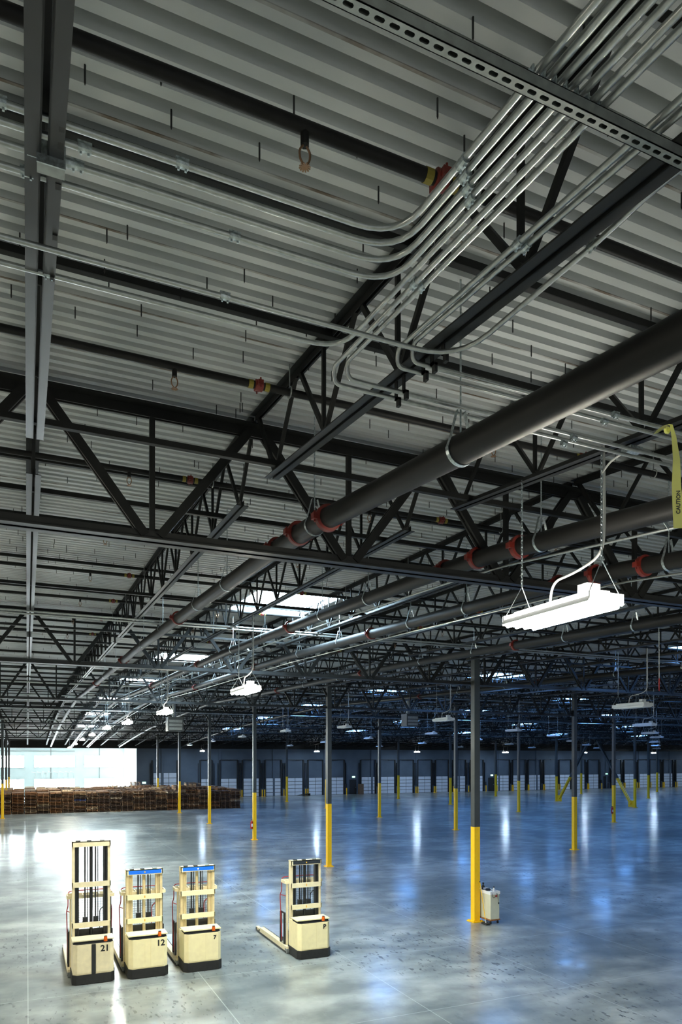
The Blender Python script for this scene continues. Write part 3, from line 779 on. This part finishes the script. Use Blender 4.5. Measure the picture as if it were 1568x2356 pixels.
# ------------------------------------------------------------------ lamps
def lamps():
    L = .55
    W = .17
    shell = MB().box(-W, W, -L - .015, L + .015, -.035, .05).box(-.09, .09, -L*.9, L*.9, .05, .085)  # added shell; on lit lamps its glow imitates bloom and lights the deck
    md_on, md_off = shell.mesh('lamp_shell', M['shell_glow']), shell.mesh('lamp_shell', M['lampw'])
    housing = MB().box(-W - .006, W + .006, -L - .004, -L + .01, -.038, .055).box(-W - .006, W + .006, L - .01, L + .004, -.038, .055).box(-.07, .07, -L*.75, -L*.55, .095, .16)
    mh = housing.mesh('housing', M['lampw'])
    refl = MB()
    for k in range(4):
        x = -.15 + .1 * k
        refl.bar((x - .03, -L, -.005), (x - .03, L, -.005), .003, .05, (.5, 0, 1)).bar((x + .03, -L, -.005), (x + .03, L, -.005), .003, .05, (-.5, 0, 1))
    mr = refl.mesh('reflector', M['lampw'])
    def tubes(m): return [MB().tube([(-.15 + .1*k, -L + .03, -.045), (-.15 + .1*k, L - .03, -.045)], .016, 8).mesh('tube', m) for k in range(4)]
    t_on, t_wall, t_off = tubes(M['tube_on']), tubes(M['tube_wall']), tubes(M['tube_off'])
    def chain(dz, near):
        b = MB()
        if near:
            z = .33; k = 0
            while z < dz:
                ax = (1, 0) if k % 2 else (0, 1)
                b.tube([(ax[0]*.009*math.cos(a), ax[1]*.009*math.cos(a), z + .02*math.sin(a) + .018) for a in [2*PI*j/8 for j in range(9)]], .0035, 5, False)
                z += .031; k += 1
        else: b.tube([(0, 0, .33), (0, 0, dz)], .009, 5)
        return b
    def hang(sy):
        b = MB()
        for sx in (-1, 1): b.tube([(0, sy, .33), (sx * (W - .01), sy + (.03 if sy > 0 else -.03), .05)], .004, 5)
        return b
    vh = {s: hang(s * .5).mesh('hanger_wire', M['zinc']) for s in (-1, 1)}
    n = 0
    def lamp(x, y, state, lab, grp, z=None, near=False):
        z = z if z is not None else HC + 1.24 + (J(y) - J(4.8)) * .45
        t = thing('high_bay_lamp', lab, 'lamp', (x, y, z), 0, grp)
        put('housing', mh, t); put('reflector', mr, t); put('lamp_shell', md_off if state == 'off' else md_on, t)
        for q in {'on': t_on, 'wall': t_wall, 'off': t_off}[state]: put('tube', q, t)
        for s in (-1, 1):
            put('hanger_wire', vh[s], t)
            part('chain', chain(J(y + s*.5) - z, near), M['zinc'], t, loc=(0, s*.5, 0))
        if y < 40 and state != 'wall':
            dz = J(y) - z
            part('power_cord', MB().tube(fillet([(0.02, -.5, dz), (.03, -.5, .7), (.025, -.49, .38), (.0, -.22, .3), (0, .08, .28), (0, .12, .07)], .14), .011, 8), M['cable'], t, True)
        return t
    ys = [4.82 + 9.62 * k for k in range(9)]
    ys[4] = 42.9
    for k, y in enumerate(ys):
        lamp(4.22, y, 'on', 'lit white high-bay lamp on chains, %s and %s in the bright left row' % (('nearest' if k == 0 else nth(k+1)), 'largest' if k == 0 else 'ever smaller'), 'lit high-bay lamps', HC + 1.27 if k == 0 else None, k == 0)
    for r, x in enumerate((15.2, 26.1, 37.0, 47.9, 58.8, 69.7, 80.6)):
        for k, y in enumerate(ys):
            if k == 0 or x > 1.19 * y + .5 or y > 80: continue
            lamp(x, y, 'off', 'unlit white high-bay lamp, %s from the camera in the %s dark row' % (nth(k), nth(r+1)), 'unlit high-bay lamps')
    for k in range(7):
        x = 20.5 + 15.8 * k
        lamp(x, 89.6, 'wall', 'lit lamp hanging close to the dock wall, %s from the left' % nth(k+1), 'lamps along the dock wall', HC + .95)
    # rows beyond the left edge and behind the camera carry on the same grid
    for x, y in ((4.22, -4.8), (-6.7, 4.82), (-6.7, 14.4), (-6.7, 24), (-6.7, 33.7)):
        lamp(x, y, 'on', 'lit high-bay lamp continuing the rows outside the picture', 'lamps outside the picture', HC + (.6 if y < 0 else 1.27))
    # outlet box and flex above the near lamp
    t = thing('outlet_box', 'small bright outlet box under the third joist above the near lamp', 'electrical box', (4.26, 4.05, J(4.05) - .06))
    part('box', MB().box(-.06, .06, -.05, .05, -.02, .02), M['zinc'], t); part('flex', MB().tube(fillet([(-.05, .05, -.01), (-.04, .18, -.02), (-.04, .27, -.08)], .05), .008, 6), M['cable'], t, True)
lamps()

# ------------------------------------------------------------------ skylights
def skylights():
    hx, hy = .98, 1.25
    fr = MB()
    for (x0, x1, y0, y1) in ((-hx-.06, hx+.06, -hy-.06, -hy), (-hx-.06, hx+.06, hy, hy+.06), (-hx-.06, -hx, -hy, hy), (hx, hx+.06, -hy, hy)): fr.box(x0, x1, y0, y1, -.05, .06)
    fm = fr.mesh('curb_frame', M['lampw'])
    ln = MB().box(-hx, hx, -hy, -.02, -.02, -.005).box(-hx, hx, .02, hy, -.02, -.005)
    lm = ln.mesh('lens', M['sky']); lw = ln.mesh('lens', M['skyw']); ls = ln.mesh('lens', M['wall_fill'])
    bar = MB().box(-hx, hx, -.02, .02, -.045, .06).mesh('glazing_bar', M['lampw'])
    n = 0
    for r in range(6):
        y = 16.1 + 12.15 * r
        sl = math.atan((D(y+1) - D(y-1)) / 2)
        for c in range(8):
            x = 5.61 + 15.3 * c
            if x > min(1.19 * y + 14, 122): continue
            t = thing('skylight', 'bright rectangular roof skylight, %s from the left in the %s row' % (nth(c+1), nth(r+1)), 'skylight', (x, y, D(y) - .02), 0, 'roof skylights')
            t.rotation_euler = (sl, 0, 0)
            put('curb_frame', fm, t); put('lens', lw if c == 0 else lm, t); put('glazing_bar', bar, t)
    for k, x in enumerate((-10.5, -4.2, 2.1, 8.4)):  # unseen skylights added behind the eave to light the pale wall
        y = 100.4
        t = thing('skylight', 'added unseen skylight brightening the pale wall, %s from left' % nth(k+1), 'skylight', (x, y, D(y) - .02), 0, 'roof skylights')
        t.rotation_euler = (math.atan((D(y+1) - D(y-1)) / 2), 0, 0)
        put('curb_frame', fm, t); put('lens', ls, t); put('glazing_bar', bar, t)
skylights()

def heaters():
    for x, y, z, lab in ((21.3, 37.5, 7.2, 'grey box unit heater hanging among the trusses, nearer of two'), (7.2, 38.0, 6.7, 'grey box unit heater hanging near the row of lit lamps')):
        t = thing('unit_heater', lab, 'heater', (x, y, z))
        part('cabinet', MB().box(-.4, .4, -.35, .35, 0, .75), M['ext'], t)
        part('louvre', MB().box(-.34, .34, -.38, -.35, .06, .2).box(-.34, .34, -.38, -.35, .25, .4).box(-.34, .34, -.38, -.35, .45, .6), M['galvd'], t)
        for sx in (-.3, .3): part('hanger_rod', MB().tube([(sx, 0, .75), (sx, 0, J(y) - z)], .012, 6), M['galvd'], t)
        part('flue', MB().tube([(0, .2, .75), (0, .2, D(y) - z)], .1, 12), M['galvd'], t, True)
    t = thing('pull_cord', 'thin hanging cord with a red end at the right edge', 'cord', (12.13, 10.8, HC + 1.42))
    part('cord', MB().tube([(0, 0, .26), (.0, 0, .7), (-.01, 0, J(10.8) - HC - 1.42)], .008, 6), M['cable'], t)
    part('red_tag', MB().tube([(0, 0, 0), (.0, 0, .26)], [.012, .016], 6), M['redp'], t)
heaters()

# ------------------------------------------------------------------ pallets
def pallet_mb(full=True, w=1.01, d=1.2, h=.14):
    b = MB()
    nb = 7 if full else 3
    for k in range(nb):
        bw = .095 if full else .3
        y = -d/2 + bw/2 + k * (d - bw) / (nb - 1)
        b.box(-w/2, w/2, y - bw/2, y + bw/2, h - .018, h)
    for x in (-w/2 + .02, 0, w/2 - .02): b.box(x - .02, x + .02, -d/2, d/2, .018, h - .018)
    for k in range(3 if full else 2):
        n = 3 if full else 2
        y = -d/2 + .05 + k * (d - .1) / (n - 1)
        b.box(-w/2, w/2, y - .05, y + .05, 0, .018)
    return b
def pallets():
    pm = [pallet_mb().mesh('wooden_pallet', m) for m in PAL]
    X0, P, Y0 = -3.0, 1.105, 73.4
    tops = {}
    count = 0
    for s in range(22):
        x = X0 + s * P
        if s == 0: continue
        n = random.choice((14, 14, 14, 15)) if s < 14 else random.choice((13, 14, 15, 14))
        if s in (16, 17): n = 11
        if s in (19,): n = 13
        n = min(n, 14)
        tops[(s, 0)] = n
        base = random.choice((0, 0, 2, 3))
        for k in range(n):
            mi = random.choices(range(5), (5, 3, 4, 3, 1))[0] if random.random() < .7 else base
            if s > 8 and random.random() < .45: mi = 2
            if s == 7 and k == n - 6: mi = 5
            kind = ('brown', 'tan', 'dark brown', 'reddish brown', 'pale', 'blue painted')[mi]
            o = put('wooden_pallet', pm[mi], None, (x + random.uniform(-.025, .025), Y0 + random.uniform(-.03, .03), k * .142 + .001), random.uniform(-.012, .012))
            tag(o, '%s wooden pallet, %s from the floor in the %s front stack from left' % (kind, nth(k+1), nth(s)), 'pallet', 'wooden pallets of the front row of stacks')
            count += 1
    # the rows behind: more than three thousand pallets, one object
    bs = [MB() for _ in range(5)]
    def add(mb, src, x, y, z, r):
        c, sn = math.cos(r), math.sin(r); i = len(mb.v)
        mb.v += [(x + c*a - sn*b, y + sn*a + c*b, z + q) for a, b, q in src.v]; mb.f += [tuple(i + j for j in f) for f in src.f]
    full, lite = pallet_mb(True), pallet_mb(False)
    for row in range(1, 11):
        for s in range(22):
            x = X0 + s * P; y = Y0 + row * 1.27
            if min(abs(x - 13.37), abs(x + 1.95)) < .85 and abs(y - 80.5) < 1.0: continue
            if s > 16 and row > 6: continue
            n = random.choice((13, 14, 14, 15))
            if s == 17 and row == 1: n = 19
            if s == 18 and row == 1: n = 16
            if s == 18 and row == 3: n = 18
            if s in (16,) and row in (1, 2): n = 17
            if s == 13 and row == 8: n = 18
            for k in range(n):
                vis = k > n - 4 or (s == 21 and k > 0) or row == 10 or n > 15 and k > 11 or s == 0
                add(bs[random.choices(range(5), (4, 2, 4, 2, 1))[0]], full if vis else lite, x + random.uniform(-.03, .03), y, k * .142 + .001, random.uniform(-.02, .02))
    v = []; f = []; mi = []
    for q, b in enumerate(bs):
        i = len(v); v += b.v; f += [tuple(i + j for j in t) for t in b.f]; mi += [q] * len(b.f)
    me = bpy.data.meshes.new('stacked_pallets'); me.from_pydata(v, [], f)
    for m in PAL[:5]: me.materials.append(m)
    me.polygons.foreach_set('material_index', mi); me.update()
    tag(put('stacked_pallets', me), 'mass of stacked wooden pallets behind the front row of stacks', 'pallets', None, 'stuff')
pallets()

# ------------------------------------------------------------------ trucks
def text_mesh(body, size, m, bold=.0):
    cu = bpy.data.curves.new('t', 'FONT'); cu.body = body; cu.size = size; cu.extrude = .0015; cu.offset = bold; cu.align_x = 'CENTER'; cu.align_y = 'CENTER'
    o = bpy.data.objects.new('t', cu); C.objects.link(o); bpy.context.view_layer.update()
    me = bpy.data.meshes.new_from_object(o.evaluated_get(bpy.context.evaluated_depsgraph_get()))
    bpy.data.objects.remove(o); me.materials.clear(); me.materials.append(m)
    return me

def truck(X, Y, num, lab, top=2.44, mid=1.83, black_mast=False, strip=None, body=None, band=False, dot=None, numsize=.14):
    body = body or M['cream']
    t = thing('pallet_stacker', lab, 'forklift', (X, Y, 0), 0, 'parked electric stackers')
    mastm = M['blackp'] if black_mast else M['tan']
    frame = M['cream2'] if black_mast else M['tan']
    def cham(w, y0, y1, c): return [(-w + c, y0), (w - c, y0), (w, y0 + c), (w, y1), (-w, y1), (-w, y0 + c)]
    part('skirt', MB().prism(cham(.475, 0, .78, .09), .015, .23), M['black'], t)
    part('body_shell', MB().prism(cham(.455, .02, .76, .085), .23, .93), body, t)
    # panel seams and hinge strip, 4 mm proud so they catch an edge
    dm = MB()
    dm.box(-.36, .045 if not band else -.05, .014, .02, .26, .915); dm.box(.055 if not band else .05, .36, .014, .02, .26, .915)
    part('door_panel', dm, body, t)
    if band: part('black_stripe', MB().box(-.045, .045, .008, .02, .235, .925), M['blackp'], t)
    else: part('hinge_strip', MB().box(-.085, .04, .009, .014, .25, .92).box(-.03, -.015, .004, .009, .87, .885), body, t)
    part('battery_tray', MB().prism(cham(.445, .03, .5, .08), .93, .938).box(-.43, .43, .12, .56, .938, .985).tube([(-.22, .075, .938), (-.22, .075, .945)], .07, 16), M['blackp'], t)
    part('top_cover', MB().prism([(-.465, .1), (.465, .1), (.465, .56), (-.465, .56)], .985, 1.01), M['cream'] if not band else M['cream2'], t)
    bc = put('beacon', MB().tube([(0, 0, .0), (0, 0, .10), (0, 0, .115)], [.042, .038, .02], 16).mesh('beacon', M['amber'], True), t, (.27, .075, .955))
    part('beacon_base', MB().tube([(0, 0, -.018), (0, 0, .002)], .055, 16), M['black'], bc); part('beacon_cap', MB().tube([(0, 0, .113), (0, 0, .12)], .036, 16), M['black'], bc)
    put('painted_number', text_mesh(num, numsize, M['black'], .006), t, (.285 if not band else .25, .012, .80)).rotation_euler = (PI/2, 0, 0)
    # mast
    ym = .66
    h = top + .06
    for s in (-1, 1):
        m = MB()
        m.box(s*.405 - .03, s*.405 + .03, ym, ym + .16, .2, h - .02)
        part('mast_upright', m, frame, t)
        m = MB()
        m.box(s*.345 - .028, s*.345 + .028, ym + .04, ym + .07, .2, h - .05).box(s*.35 - .012, s*.35 + .012, ym + .01, ym + .15, .2, h - .05).box(s*.297 - .018, s*.297 + .018, ym + .02, ym + .15, .2, h - .08)
        part('inner_rail', m, mastm, t)
    for z, nm in ((top, 'top_bar'), (mid, 'cross_bar'), (1.25, 'cross_bar')):
        m = MB().box(-.44, .44, ym - .05, ym - .02, z - .062, z + .062)
        for s in (-1, 1): m.box(s*.43 - .012, s*.43 + .012, ym - .05, ym + .14, z - .062, z + .062)
        if nm == 'top_bar':
            m.box(-.44, .44, ym - .05, ym + .17, z + .045, z + .062)
        b = part(nm, m, frame if black_mast else M['cream'], t)
        if nm == 'top_bar':
            for s in (-.3, -.05, .25): part('bracket', MB().box(s - .05, s + .05, ym, ym + .08, z + .062, z + .085), M['blackp'] if s != .25 else M['galvd'], b)
            if strip:
                part('label_strip', MB().box(-.385, .405, ym - .054, ym - .05, z - .045, z + .045), strip, b)
                if dot: part('emblem', MB().prism([(.022*math.cos(a), .022*math.sin(a)) for a in [2*PI*k/(4 if dot is M['orange'] else 14) + PI/4 for k in range(4 if dot is M['orange'] else 14)]], 0, .003), dot, b, loc=(0, ym - .054, z)).rotation_euler = (PI/2, 0, 0)
        elif dot is M['orange']:
            part('emblem', MB().box(-.012, .012, ym - .053, ym - .05, z - .028, z + .028), dot, b)
    part('lift_cylinder', MB().tube([(.0, ym + .1, .3), (0, ym + .1, h - .06)], .038, 14), M['blackp'] if black_mast else M['tan'], t, True)
    for xa in (-.14, .1):
        m = MB().bar((xa, ym + .1, 1.25), (xa, ym + .1, h - .06), .035, .012, (0, 1, 0)).bar((xa + .055, ym + .1, 1.4), (xa + .055, ym + .1, h - .06), .018, .012, (0, 1, 0))
        m.box(xa - .04, xa + .08, ym + .07, ym + .13, h - .12, h - .06)
        part('lift_chain', m, M['black'], t)
        part('chain_anchor', MB().box(xa - .05, xa + .07, ym + .06, ym + .16, 1.28, 1.42), M['blackp'], t)
    part('hydraulic_hose', MB().tube(fillet([(.2, ym + .2, .6), (.21, ym + .2, 1.55), (.3, ym + .2, 1.62), (.33, ym + .2, 1.62)], .08), .012, 8), M['redp'] if not black_mast else M['black'], t, True)
    part('motor_cover', MB().box(-.32, .32, ym + .12, ym + .16, .3, 1.12), M['blackp'], t)
    # load rack behind the mast
    yr = .98; zr = 1.9
    m = MB()
    for yy in (yr - .16, yr + .16): m.box(-.53, .53, yy - .015, yy + .015, zr - .04, zr + .04)
    for xx in (-.53, -.40, -.18, .02, .2, .40, .53): m.box(xx - .014, xx + .014, yr - .16, yr + .16, zr - .04, zr + .04)
    part('overhead_rack', m, M['cream2'], t)
    for s in (-1, 1):
        part('rack_post', MB().box(s*.46 - .02, s*.46 + .02, yr - .12, yr - .06, .18, zr - .04), M['cream2'] if s < 0 else M['blackp'], t)
        m = MB()
        for yy in (.98, 1.28): m.bar((s*.5, yy, .2), (s*.5, yy, 1.04), .045, .06, (0, 1, 0))
        m.bar((s*.49, .96, 1.03), (s*.49, 1.30, 1.03), .03, .04).bar((s*.49, .96, .3), (s*.49, 1.30, .3), .03, .1)
        part('side_rail', m, M['blackp'], t)
        part('grab_tube', MB().tube(fillet([(s*.5, 1.2, .25), (s*.51, 1.2, .6), (s*.53, 1.26, 1.5), (s*.5, 1.2, 1.62), (s*.5, 1.2, 1.98), (s*.3, 1.2, 1.99), (0, 1.2, 1.99)], .08), .012, 8).tube([(s*.53, 1.26, 1.5), (s*.45, .98, 1.5)], .012, 6), M['redp'], t, True)
    m = MB()
    for k in range(15): m.tube([(-.42 + .06*k, yr + .1, .5), (-.42 + .06*k, yr + .1, zr)], .0035, 4)
    for k in range(24): m.tube([(-.43, yr + .1, .5 + .06*k), (.43, yr + .1, .5 + .06*k)], .0035, 4)
    part('guard_mesh', m, M['mesh'], t)
    # straddle legs, platform, wheels
    for s in (-1, 1):
        g = part('straddle_leg', MB().box(s*.47 - .065, s*.47 + .065, .72, 3.1, .06, .19).box(s*.47 - .045, s*.47 + .045, 3.1, 3.55, .05, .13), M['cream2'], t)
        part('roller', MB().tube([(s*.47 - .05, 3.5, .06), (s*.47 + .05, 3.5, .06)], .06, 14).tube([(s*.47 - .05, 3.2, .06), (s*.47 + .05, 3.2, .06)], .06, 14), M['black'], g)
        part('leg_guard', MB().box(s*.47 - .07, s*.47 + .07, .8, 3.45, .02, .06), M['blackp'], g)
        part('stabiliser_wheel', MB().tube([(s*.5 - .03, .74, .05), (s*.5 + .03, .74, .05)], .05, 14).box(s*.5 - .04, s*.5 + .04, .68, .84, .06, .13), M['galvd'] if s < 0 else M['black'], t)
    part('platform', MB().box(-.385, .385, 1.2, 3.25, .17, .2).box(-.385, .385, 1.2, 1.24, .2, .5), M['plate'], t)
    return t
truck(1.42, 17.32, '21', 'tall pale stacker numbered 21 with raised black mast and black centre stripe', top=3.19, mid=2.22, black_mast=True, body=M['cream2'], band=True, numsize=.2)
truck(2.66, 17.27, '12', 'cream stacker numbered 12 with blue strip across its mast top', strip=M['blue'], dot=M['orange'], numsize=.2)
truck(3.98, 17.26, '7', 'cream stacker numbered 7 with blue strip, rightmost of the close-parked three', strip=M['blue'], dot=M['white'], numsize=.13)
truck(6.9, 17.16, 'B', 'cream stacker lettered B standing apart with black mast and fork legs showing', black_mast=True, strip=M['darkblue'], dot=M['orange'], numsize=.175)

# ------------------------------------------------------------------ cart and broom by the near column
def cart():
    t = thing('battery_cart', 'cream box cart with white lid on wheeled dolly beside the nearest column', 'cart', (13.55, 18.78, 0), .03)
    part('cabinet', MB().box(-.17, .17, -.35, .35, .15, .95), M['cartb'], t)
    part('lid', MB().box(-.19, .19, -.37, .37, .93, .945).box(-.19, -.175, -.37, .37, .945, 1.03).box(.175, .19, -.37, .37, .945, 1.03).box(-.19, .19, -.37, -.355, .945, 1.03).box(-.19, .19, .355, .37, .945, 1.03).box(-.175, .175, -.355, .355, .97, .985), M['white'], t)
    d = part('dolly', MB().box(-.19, .19, -.37, .37, .105, .15), M['wood'], t)
    for sx in (-.14, .14):
        for sy in (-.31, .31): part('caster', MB().tube([(sx - .015, sy, .04), (sx + .015, sy, .04)], .04, 12).box(sx - .02, sx + .02, sy - .02, sy + .02, .05, .105), M['black'], d)
    part('cable', MB().tube(fillet([(-.1, -.36, 1.0), (-.15, -.39, .9), (-.08, -.4, .82), (.02, -.39, .9), (.05, -.36, 1.0)], .06), .006, 6).tube(fillet([(.07, -.36, 1.0), (.09, -.385, .85), (.11, -.39, .68)], .05), .006, 6).box(.1, .13, -.4, -.38, .63, .68), M['black'], t, True)
    part('plug', MB().box(.0, .05, -.4, -.37, .86, .91), M['redp'], t)
    b = thing('spray_bottle', 'small black bottle with pale label standing on the battery cart lid', 'bottle', (13.5, 18.98, .985))
    part('bottle_body', MB().tube([(0, 0, 0), (0, 0, .13), (0, 0, .17), (0, 0, .2)], [.05, .05, .02, .02], 12), M['black'], b, True); part('cap', MB().box(-.02, .02, -.03, .02, .2, .24), M['black'], b)
    part('label', MB().box(-.025, .025, -.055, -.05, .03, .09), M['white'], b)
    g = thing('work_gloves', 'dark crumpled bundle lying flat on the battery cart lid', 'gloves', (13.56, 18.8, .985))
    part('bundle', MB().tube([(-.1, 0, .025), (-.04, .02, .04), (.05, 0, .035), (.11, -.03, .02)], [.02, .045, .05, .02], 10), M['blackp'], g, True)
    part('cuff', MB().tube([(.07, -.02, .02), (.14, -.04, .02)], .03, 10), M['plate'], g)
    f = thing('filler_funnel', 'small grey funnel with dark cap on the battery cart lid', 'funnel', (13.63, 18.58, .985))
    part('cone', MB().tube([(0, 0, 0), (0, 0, .06), (0, 0, .13)], [.06, .055, .02], 12), M['plate'], f, True); part('cap', MB().tube([(0, 0, .13), (0, 0, .17)], .018, 10), M['black'], f)
    w = thing('push_broom', 'dust broom with yellow handle leaning on the nearest column', 'broom', (13.26, 18.5, 0))
    part('handle', MB().tube([(.0, .0, .07), (.01, .33, 1.28)], .012, 8), M['yellow'], w, True); part('grip', MB().tube([(.01, .33, 1.27), (.01, .335, 1.31)], .016, 8), M['black'], w)
    part('ferrule', MB().tube([(0, -.005, .03), (0, .02, .14)], .018, 8), M['white'], w)
    part('broom_head', MB().prism([(-.09, -.16), (.02, -.18), (.09, -.1), (.08, .1), (0, .16), (-.1, .1)], .0, .05), M['black'], w)
cart()

# ------------------------------------------------------------------ camera, world, render look
cam = bpy.data.cameras.new('camera'); co = bpy.data.objects.new('camera', cam); C.objects.link(co)
co.location = (0, 0, HC); co.rotation_euler = (PI/2, 0, -math.atan(722 / 1620))
cam.sensor_fit = 'VERTICAL'; cam.sensor_height = 36; cam.sensor_width = 24; cam.lens = 1620 / 2356 * 36
cam.shift_y = (1745 - 1178) / 2356; cam.clip_end = 600; cam.clip_start = .05
S = bpy.context.scene; S.camera = co
w = bpy.data.worlds.new('world'); S.world = w; w.use_nodes = True
w.node_tree.nodes['Background'].inputs[0].default_value = (.93, 1.0, 1.0, 1); w.node_tree.nodes['Background'].inputs[1].default_value = .3
S.view_settings.view_transform = 'Standard'; S.view_settings.look = 'None'; S.view_settings.gamma = 1; S.view_settings.exposure = 0.7
S.view_settings.use_curve_mapping = False
S.cycles.use_denoising = True; S.cycles.use_adaptive_sampling = True; S.cycles.adaptive_threshold = .02
S.cycles.max_bounces = 6; S.cycles.diffuse_bounces = 4; S.cycles.glossy_bounces = 3; S.cycles.transmission_bounces = 2
S.cycles.caustics_reflective = False; S.cycles.caustics_refractive = False
S.cycles.sample_clamp_indirect = 6
